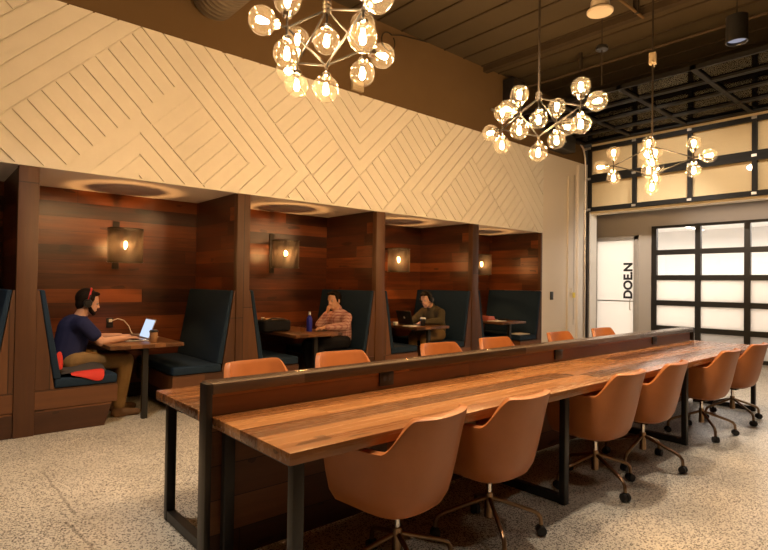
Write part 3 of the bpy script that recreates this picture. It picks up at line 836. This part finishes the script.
def head(mb, c, f, up, k=1.0):
    """skull, jaw, nose, ears, brow, lips; f = facing direction"""
    f = Vector(f).normalized(); up = Vector(up); up = (up-f*up.dot(f)).normalized(); s = f.cross(up)
    rot = Matrix((f, s, up)).transposed().to_quaternion(); c = Vector(c)
    mb.ball(c+up*.02-f*.01, .1*k, 18, (.98,.78,1.02), rot)
    mb.ball(c+f*.028-up*.045, .07*k, 14, (.92,.86,1.0), rot)
    mb.ball(c+f*.062-up*.092, .027*k, 10, (1,1.2,.8), rot)
    mb.chain([c+f*.086+up*.012, c+f*.101-up*.024], [.0095*k, .0125*k], 8)
    for q in (-1, 1):
        mb.ball(c+f*.1-up*.027+s*.012*q, .0095*k, 8)
        mb.ball(c-f*.004-up*.012+s*.078*q, .027*k, 8, (.75,.35,1.1), rot)
        mb.chain([c+f*.084+up*.026+s*.012*q, c+f*.072+up*.028+s*.045*q], [.008, .007], 6)
        mb.chain([c+f*.092-up*.058, c+f*.085-up*.058+s*.02*q], [.0085, .006], 6)
    return f, s, up
def person(nm, label, P, mats):
    base = P['pelvis']
    t = None
    c, f, up = P['head'], P['face'], P['up']
    b = MB()
    ff, ss, uu = head(b, c, f, up)
    b.chain([P['neck'], Vector(c)-uu*.05-ff*.012], [.056, .054], 12)
    b.chain([P['pelvis'], P['belly'], P['chest'], P['neck']], [.125, .125, .13, .06], 14)
    fw = Vector(P['fwd'])
    for sd in ('l', 'r'):
        sh, el, wr = P['sh_'+sd], P['el_'+sd], P['wr_'+sd]
        b.chain([P['chest'], sh], [.10, .055], 10)
        b.chain([sh, el, wr], [.052, .042, .028], 10)
        hd, hn, cu = P['hand_'+sd]; hand(b, wr, hd, hn, .98, cu)
        hp, kn, an = P['hip_'+sd], P['kn_'+sd], P['an_'+sd]
        b.chain([P['pelvis'], hp, kn, an], [.11, .088, .058, .04], 10)
        fd = P.get('foot', fw); b.chain([Vector(an)-Vector((0,0,.055)), Vector(an)+fd*.14-Vector((0,0,.07))], [.035, .026], 8)
    body = evaluated(b, nm, 'skin', [('REMESH', dict(mode='VOXEL', voxel_size=.0065)), ('SMOOTH', dict(factor=.5, iterations=3))], None, base, base)
    tag(body, label, 'person', 'people working in the booths')
    # eyes
    e = MB(); iris = MB()
    for q in (-1, 1):
        ec = Vector(c)+ff*.0765+uu*.008+ss*.03*q
        e.ball(ec, .0115, 10); iris.ball(ec+ff*.0068, .0065, 8)
    eo = e.build('eyes', 'sclera', body, off=base); iris.build('irises', 'hair', eo, off=base)
    # hair cap
    h = MB(); rot = Matrix((ff, ss, uu)).transposed().to_quaternion()
    C = Vector(c)
    h.ball(C+uu*.036-ff*.026, .102, 20, (.97,.83,.97), rot)
    h.ball(C-ff*.055-uu*.02, .07, 14, (.75,1.02,1.0), rot)
    for q in (-1, 1):
        h.ball(C+ff*.045+uu*.098+ss*.03*q, .032, 10, (1.1,1,.6), rot)
        h.chain([C+ff*.022+uu*.04+ss*.073*q, C+ff*.022-uu*.015+ss*.075*q], [.018, .01], 8)
    # keep the face clear
    evaluated(h, 'hair', 'hair', [('REMESH', dict(mode='VOXEL', voxel_size=.007)), ('SMOOTH', dict(factor=.5, iterations=2))], body, None, base)
    if P.get('beard'):
        k = MB(); 
        for q in (-1, 1): k.chain([C+ff*.012-uu*.03+ss*.068*q, C+ff*.04-uu*.07+ss*.05*q, C+ff*.074-uu*.092], [.013, .021, .025], 8)
        evaluated(k, 'beard', 'hair', [('REMESH', dict(mode='VOXEL', voxel_size=.007))], body, None, base)
    # shirt
    k = MB(); tp = .014
    k.chain([Vector(P['pelvis'])+V(0,0,.02), P['belly'], P['chest']], [.128+tp, .13+tp, .135+tp], 16)
    k.chain([P['chest'], Vector(P['neck'])-V(0,0,.025)], [.135+tp, .066], 14)
    for sd in ('l', 'r'):
        sh, el, wr = Vector(P['sh_'+sd]), Vector(P['el_'+sd]), Vector(P['wr_'+sd])
        k.chain([P['chest'], sh], [.115, .07], 12)
        if P['long']:
            k.chain([sh, el, wr.lerp(el, .12)], [.07, .06, .044], 12)
        else:
            k.chain([sh, sh.lerp(el, .62)], [.07, .064], 12)
    if P['long']:
        k.chain([Vector(P['neck'])-ff*0+V(0,0,-.02), Vector(P['neck'])+V(0,0,.015)], [.07, .064], 12)
    evaluated(k, mats[0][1], mats[0][0], [('REMESH', dict(mode='VOXEL', voxel_size=.009)), ('SMOOTH', dict(factor=.5, iterations=4))], body, None, base)
    # trousers
    k = MB()
    k.chain([P['pelvis']], [.133], 14)
    for sd in ('l', 'r'):
        hp, kn, an = P['hip_'+sd], P['kn_'+sd], Vector(P['an_'+sd])
        k.chain([P['pelvis'], hp, kn, an+V(0,0,.025)], [.125, .1, .073, .058], 12)
    evaluated(k, 'trousers', mats[1], [('REMESH', dict(mode='VOXEL', voxel_size=.009)), ('SMOOTH', dict(factor=.5, iterations=3))], body, None, base)
    for sd in ('l', 'r'):
        k = MB(); an = Vector(P['an_'+sd]); fd = Vector(P.get('foot', fw)); z = V(0,0,1)
        g = V(an.x, an.y, .043)
        k.chain([an-z*.01, g-fd*.035, g+fd*.06, g+fd*.165-z*.008], [.046, .04, .042, .034], 12)
        k.box((g.x-.05, g.y-.04, .0), (g.x+.05, g.y+.04, .02))
        evaluated(k, 'shoe', mats[2], [('REMESH', dict(mode='VOXEL', voxel_size=.008)), ('SMOOTH', dict(factor=.5, iterations=3))], body, None, base)
    return body, C, ff, ss, uu

Y1 = 5.84
P1 = dict(pelvis=V(1.115,Y1,.595), belly=V(1.13,Y1,.70), chest=V(1.165,Y1,.86), neck=V(1.215,Y1,.985), head=V(1.275,Y1-.01,1.12), face=V(1,-.12,-.28), up=V(.2,0,1), fwd=V(1,0,0),
  sh_r=V(1.195,Y1-.185,.925), el_r=V(1.355,Y1-.205,.745), wr_r=V(1.60,Y1-.13,.765), hand_r=(V(1,.25,-.03), V(0,0,-1), .28),
  sh_l=V(1.195,Y1+.185,.925), el_l=V(1.37,Y1+.215,.755), wr_l=V(1.60,Y1+.09,.767), hand_l=(V(1,-.1,-.03), V(0,0,-1), .28),
  hip_r=V(1.15,Y1-.095,.56), kn_r=V(1.60,Y1-.13,.545), an_r=V(1.535,Y1-.16,.10), hip_l=V(1.15,Y1+.095,.56), kn_l=V(1.60,Y1+.12,.545), an_l=V(1.575,Y1+.12,.10), beard=True, long=False, foot=V(1,-.15,0).normalized())
b1, hC, hF, hS, hU = person('person', 'man in a navy t-shirt and khaki trousers with headphones, typing on a silver laptop', P1, (('navy','t_shirt'), 'khaki', 'shoe'))
def headphones(C, f, s, u, label, cup, band, acc):
    t = thing('headphones', C, label, 'headphones')
    k = MB(); pts = [s*(.093*math.cos(a))+u*(.02+.118*math.sin(a))-f*.012 for a in [R(x) for x in range(0, 181, 12)]]
    k.tube(pts, .0085, 8); k.build('headband', band, t)
    for q in (-1, 1):
        p = -f*.008-u*.012+s*.083*q
        e = MB().cone(p, p+s*.03*q, .042, .036, 18).build('ear_cup', cup, t)
        MB().cone(p+s*.0305*q, p+s*.036*q, .026, .022, 16).build('cup_disc', acc, e)
        MB().bar(p+s*.02*q+u*.035, p+s*.014*q+u*.085, .02, .008).build('yoke', acc, t)
headphones(hC, hF, hS, hU, 'black and red headphones on the man in the navy shirt', 'plastic_black', 'red_plastic', 'plastic_black')

Y2 = 5.80
P2 = dict(pelvis=V(4.33,Y2,.595), belly=V(4.325,Y2,.70), chest=V(4.30,Y2,.85), neck=V(4.26,Y2,.98), head=V(4.195,Y2-.01,1.11), face=V(-1,-.3,-.18), up=V(-.15,0,1), fwd=V(-1,0,0),
  sh_r=V(4.29,Y2+.175,.89), el_r=V(4.06,Y2+.12,.785), wr_r=V(4.105,Y2+.02,.94), hand_r=(V(-.02,-.3,.6), V(.9,-.2,-.1), .75),
  sh_l=V(4.29,Y2-.175,.89), el_l=V(4.225,Y2-.235,.78), wr_l=V(3.97,Y2-.13,.765), hand_l=(V(-1,.2,-.05), V(0,0,-1), .35),
  hip_r=V(4.30,Y2+.095,.56), kn_r=V(3.87,Y2+.12,.535), an_r=V(3.93,Y2+.12,.10), hip_l=V(4.30,Y2-.095,.56), kn_l=V(3.87,Y2-.12,.535), an_l=V(3.95,Y2-.12,.10), long=True)
person('person', 'dark haired man in a pink checked shirt resting his chin on his hand', P2, (('plaid','shirt'), 'denim_black', 'shoe_dark'))
Y3 = 5.80
P3 = dict(pelvis=V(6.20,Y3,.595), belly=V(6.19,Y3,.70), chest=V(6.14,Y3,.86), neck=V(6.065,Y3,.99), head=V(5.945,Y3-.01,1.105), face=V(-1,-.25,-.35), up=V(-.3,0,1), fwd=V(-1,0,0),
  sh_r=V(6.09,Y3+.185,.905), el_r=V(5.93,Y3+.23,.78), wr_r=V(5.72,Y3+.1,.765), hand_r=(V(-1,-.2,-.03), V(0,0,-1), .28),
  sh_l=V(6.09,Y3-.185,.905), el_l=V(6.04,Y3-.235,.79), wr_l=V(5.80,Y3-.12,.765), hand_l=(V(-1,.15,-.03), V(0,0,-1), .28),
  hip_r=V(6.16,Y3+.095,.56), kn_r=V(5.80,Y3+.13,.535), an_r=V(5.83,Y3+.13,.10), hip_l=V(6.16,Y3-.095,.56), kn_l=V(5.80,Y3-.12,.535), an_l=V(5.84,Y3-.13,.10), long=True)
b3, C3, f3, s3, u3 = person('person', 'man in an olive sweater with dark headphones leaning over a dark laptop', P3, (('olive','sweater'), 'khaki', 'shoe_dark'))
headphones(C3, f3, s3, u3, 'dark headphones on the man in the olive sweater', 'plastic_black', 'plastic_black', 'grey_fabric')

# ------------------------------------------------------------------ things on the booth tables and seats
def laptop(x, y, face, ang, label, shell, screen, emblem):
    """hinge line at x, keyboard towards `face` (+1/-1 along x)"""
    t = thing('laptop', (x,y,TZ), label, 'laptop')
    q = face
    MB().box((min(0,q*.22),-.155,.001), (max(0,q*.22),.155,.014), .003).build('base', shell, t)
    k = MB()
    for r_ in range(5):
        for c_ in range(12): k.box((q*(.05+.021*r_)-.008,-.132+.022*c_,.0142), (q*(.05+.021*r_)+.008,-.114+.022*c_,.0158))
    k.build('keyboard', 'plastic_black', t)
    d = V(-q*math.cos(R(ang)), 0, math.sin(R(ang))); n = V(q*math.sin(R(ang)), 0, math.cos(R(ang))); o = V(0,0,.014)
    rot = Matrix((d, V(0,1,0), d.cross(V(0,1,0)))).transposed().to_quaternion()
    c = o+d*.108; lid = MB().box(c-V(.105,.155,.003), c+V(.105,.155,.003), .002, rot).build('lid', shell, t)
    fs = n.normalized()
    c2 = c+fs*.0036; MB().box(c2-V(.094,.144,.0006), c2+V(.094,.144,.0006), 0, rot).build('screen', screen, lid)
    if emblem:
        c3 = c-fs*.004; e = MB()
        e.cone(c3, c3-fs*.0008, .017, .017, 20); e.ball(c3+d*.022-fs*.0004, .006, 8, (1,.6,.3), rot)
        e.build('emblem', 'paper', lid)
    return t
laptop(1.80, Y1-.01, -1, 70, 'open silver laptop with a lit screen in front of the man in navy', 'silver', 'screen', False)
laptop(5.53, 5.80, 1, 72, 'open dark laptop with a pale round emblem on its lid', 'dark_alu', 'screen', True)
def cup(x, y, label, body, lid, cat='cup'):
    t = thing('paper_cup', (x,y,TZ), label, cat)
    MB().lathe([(0,.001),(.028,.001),(.03,.004),(.04,.105),(.037,.105),(.028,.01),(0,.01)], (0,0,0), 22).build('cup_body', body, t)
    MB().lathe([(.043,.103),(.043,.112),(.038,.116),(.036,.124),(.0,.124)], (0,0,0), 22).build('lid', lid, t)
cup(1.80, 5.52, 'kraft paper coffee cup with a dark lid at the front edge of the table', 'kraft', 'plastic_black')
cup(5.67, 5.585, 'dark coffee cup with a pale lid beside the dark laptop', 'plastic_black', 'paper')
ou = thing('wall_outlet', (1.66,YB,.86), 'black wall outlet with a white plug above the first booth table', 'outlet')
MB().box((-.035,-.014,-.055), (.035,-.001,.055), .003).build('plate', 'plastic_black', ou)
MB().box((-.018,-.045,.005), (.018,-.014,.04), .004).build('charger', 'plastic_white', ou)
ch = MB().tube([(1.675,YB-.05,.885),(1.73,YB-.06,.905),(1.79,YB-.07,.885),(1.84,YB-.09,.82),(1.855,YB-.12,.76),(1.86,YB-.16,TZ+.008),(1.90,6.3,TZ+.006),(1.95,6.2,TZ+.006),(1.98,6.08,TZ+.006),(2.0,5.98,TZ+.006),(1.93,5.92,TZ+.006),(1.815,5.92,TZ+.008)], .0055, 8)
tag(ch.build('charging_cable', 'paper', None, smooth=60), 'white charging cable looping from the wall outlet to the silver laptop', 'cable')
jk = thing('jacket', (1.16,5.56,.468), 'grey jacket with red lining lying on the bench beside the man in navy', 'jacket')
def cloth(pts, th, mat, name, nsub=2):
    k = MB(); g = [[k.b.verts.new(p) for p in row] for row in pts]
    for i in range(len(g)-1):
        for j in range(len(g[0])-1): k.b.faces.new((g[i][j], g[i+1][j], g[i+1][j+1], g[i][j+1]))
    return evaluated(k, name, mat, [('SOLIDIFY', dict(thickness=th, offset=1.0)), ('SUBSURF', dict(levels=nsub, render_levels=nsub))], jk)
random.seed(3)
rows = []
for i in range(6):
    row = []
    for j in range(5):
        x = -.15+.075*i; y = -.125+.06*j
        z = .012+.05*max(0, math.sin(i*1.3+j*.9))*(.5+.5*(j > 1))+(.035 if j > 2 else .0)
        row.append((x, y, z))
    rows.append(row)
cloth(rows, .012, 'grey_fabric', 'jacket_body')
cloth([[(-.08,-.150,.010),(-.08,-.14,.024),(-.08,-.10,.036)],[(.0,-.152,-.004),(.0,-.14,.024),(.0,-.1,.038)],[(.08,-.155,-.04),(.08,-.142,.022),(.08,-.09,.042)],[(.14,-.157,-.062),(.145,-.143,.022),(.15,-.09,.045)],[(.19,-.156,-.05),(.20,-.142,.024),(.2,-.09,.045)]], .008, 'red', 'lining')
cloth([[(-.20,-.10,.08),(-.16,-.12,.07),(-.14,-.1,.06)],[(-.19,-.09,.14),(-.15,-.11,.15),(-.13,-.09,.13)],[(-.185,-.08,.22),(-.15,-.09,.24),(-.14,-.07,.20)]], .008, 'red', 'collar')
jk.location = (1.14,5.57,.47)

bg = thing('messenger_bag', (3.40,5.98,TZ), 'black bag lying full of things at the wall side of the blue bottle table', 'bag')
bk = MB().box((-.19,-.12,.002), (.19,.12,.145), .03); bk.build('bag_body', 'denim_black', bg, smooth=180)
MB().tube([(-.18,-.06,.12),(-.1,-.14,.17),(.05,-.15,.16),(.17,-.08,.13)], .011).build('strap', 'grey_fabric', bg)
MB().box((-.14,-.05,.13), (.1,.04,.165), .01).build('inner_contents', 'kraft', bg)
tag(MB().lathe([(0,.001),(.03,.001),(.03,.11),(.02,.125),(.022,.16),(0,.16)], (0,0,0), 16).build('jar', 'paper', None, (3.37,6.2,TZ)), 'small pale jar standing behind the left end of the black bag', 'jar')
bt = thing('water_bottle', (3.765,5.72,TZ), 'slim blue water bottle with a silver cap', 'bottle')
MB().lathe([(0,.001),(.034,.001),(.036,.008),(.036,.15),(.03,.175),(.015,.195),(.015,.205),(0,.205)], (0,0,0), 22).build('bottle_body', 'blue_bottle', bt)
MB().lathe([(0,.204),(.018,.204),(.018,.24),(.014,.247),(0,.247)], (0,0,0), 18).build('cap', 'silver', bt)
gl = thing('glass', (3.63,5.66,TZ), 'small clear drinking glass left of the blue bottle', 'glass')
MB().lathe([(0,.002),(.028,.002),(.034,.09),(.031,.09),(.025,.008),(0,.008)], (0,0,0), 20).build('tumbler', 'globe', gl, smooth=60)
ph = thing('phone', (3.90,5.66,TZ), 'phone lying under the hand of the pink shirt man', 'phone')
MB().box((-.075,-.037,.001), (.075,.037,.009), .003).build('case', 'plastic_black', ph)
MB().box((-.07,-.033,.0092), (.07,.033,.0098)).build('screen', 'dark_alu', ph)
tag(MB().box((-.10,-.08,.001), (.10,.08,.012), .002).build('notebook', 'paper', None, (5.44,5.60,TZ)), 'white papers lying in front of the dark laptop', 'papers')
tag(MB().box((-.03,-.03,.001), (.03,.03,.05), .012).build('napkin', 'paper', None, (5.37,5.86,TZ)), 'crumpled napkin behind the white papers', 'napkin')
# last booth
tag(MB().box((-.14,-.1,.001), (.14,.1,.010), .002).build('paper_sheet', 'paper', None, (7.50,5.62,TZ)), 'white sheets at the front of the last booth table', 'papers')
pk = MB().prism([(-.13,0.0),(.10,0),(.06,.075),(-.09,.085)], 1, -.09, .09, .006)
tag(pk.build('folder', 'pink', None, (7.53,5.83,TZ+.001)), 'pink folder leaning on the last booth table', 'folder')
tag(MB().bar((-.05,0,.012), (-.13,.0,.15), .02, .02).box((-.07,-.02,.0), (-.02,.02,.02)).build('marker_stand', 'paper', None, (7.46,5.98,TZ)), 'thin white stand leaning left of the pink folder', 'stand')
k = MB(); k.lathe([(0,.002),(.09,.002),(.10,.02),(.094,.022),(.085,.008),(0,.008)], (0,0,0), 22)
tag(k.build('dark_tray', 'plastic_black', None, (7.82,5.72,TZ)), 'black round tray at the right of the last booth table', 'tray')
k = MB().box((-.17,-.11,.001), (.17,.11,.014), .004)
tag(k.build('seat_paper', 'paper', None, (8.16,5.62,.468)), 'white magazine lying on the seat beside the white wall', 'magazine')

# ------------------------------------------------------------------ light
def spot(name, loc, tgt, power, col, angle, blend, rad):
    l = bpy.data.lights.new(name, 'SPOT'); l.energy = power; l.color = col; l.spot_size = R(angle); l.spot_blend = blend; l.shadow_soft_size = rad; l.specular_factor = .3
    o = bpy.data.objects.new(name, l); COL.objects.link(o); o.location = loc
    o.rotation_euler = (Vector(tgt)-Vector(loc)).to_track_quat('-Z', 'Y').to_euler(); return o
def area(name, loc, sx, sy, power, col, tgt=None):
    l = bpy.data.lights.new(name, 'AREA'); l.shape = 'RECTANGLE'; l.size = sx; l.size_y = sy; l.energy = power; l.color = col
    o = bpy.data.objects.new(name, l); COL.objects.link(o); o.location = loc
    if tgt: o.rotation_euler = (Vector(tgt)-Vector(loc)).to_track_quat('-Z', 'Y').to_euler()
    return o
WARM2 = (1, .83, .64)
for lx, ly, le in ((6.35,1.757,210), (3.3,1.95,190), (.5,3.9,230), (.9,1.9,130), (8.0,1.6,170), (2.4,.1,45), (4.6,.1,35)):  # last two are unseen fill, added to light the near chair backs
    spot('downlight_and_fill', (lx,ly,3.88), (lx,ly,0), le, WARM2, 95, .7, .06)
spot('added_spot', (7.0,3.4,3.9), (10.1,3.9,3.2), 330, WARM2, 58, .9, .05)  # no fixture: spot added to brighten the cream wall behind the door panes
spot('added_spot', (7.0,1.6,3.9), (10.1,1.6,3.2), 330, WARM2, 58, .9, .05)  # second added wash on the door panes, also without a fixture
spot('added_spot', (8.2,2.6,3.6), (11.3,5.0,1.3), 260, (1,.90,.78), 60, .8, .1)  # unseen spot added to brighten the corridor wall beside the white door
area('corridor_fill', (10.85,1.5,2.9), .3, 5, 12, (1,.88,.76))  # weak area light without a fixture, added as fill for the corridor
area('office_lamp', (13.4,3.0,2.68), 3.2, 8, 300, (1,.90,.80))
w = bpy.data.worlds.new('World'); S.world = w; w.use_nodes = True
w.node_tree.nodes['Background'].inputs[0].default_value = (1,.75,.5,1); w.node_tree.nodes['Background'].inputs[1].default_value = .02

# ------------------------------------------------------------------ camera
f_, yaw, pitch, roll, H = 535.56, .8516, .0160, .0139, 1.3419
F = Vector((math.cos(yaw)*math.cos(pitch), math.sin(yaw)*math.cos(pitch), math.sin(pitch)))
Rr = Vector((math.sin(yaw), -math.cos(yaw), 0)); Uu = Rr.cross(F)
R2 = math.cos(roll)*Rr+math.sin(roll)*Uu; U2 = -math.sin(roll)*Rr+math.cos(roll)*Uu
cam = bpy.data.cameras.new('camera'); cam.sensor_width = 36; cam.sensor_fit = 'HORIZONTAL'; cam.lens = f_/768*36
co = bpy.data.objects.new('camera', cam); COL.objects.link(co)
m = Matrix((R2, U2, -F)).transposed().to_4x4(); m.translation = (0,0,H); co.matrix_world = m
cam.clip_start = .02
S.camera = co
v = S.view_settings; v.view_transform = 'Standard'; v.look = 'None'; v.gamma = 1; v.use_curve_mapping = False; v.exposure = 0.12
S.cycles.use_denoising = True
S.cycles.max_bounces = 8; S.cycles.transparent_max_bounces = 24
S.cycles.caustics_reflective = False; S.cycles.caustics_refractive = False
S.cycles.sample_clamp_indirect = 6
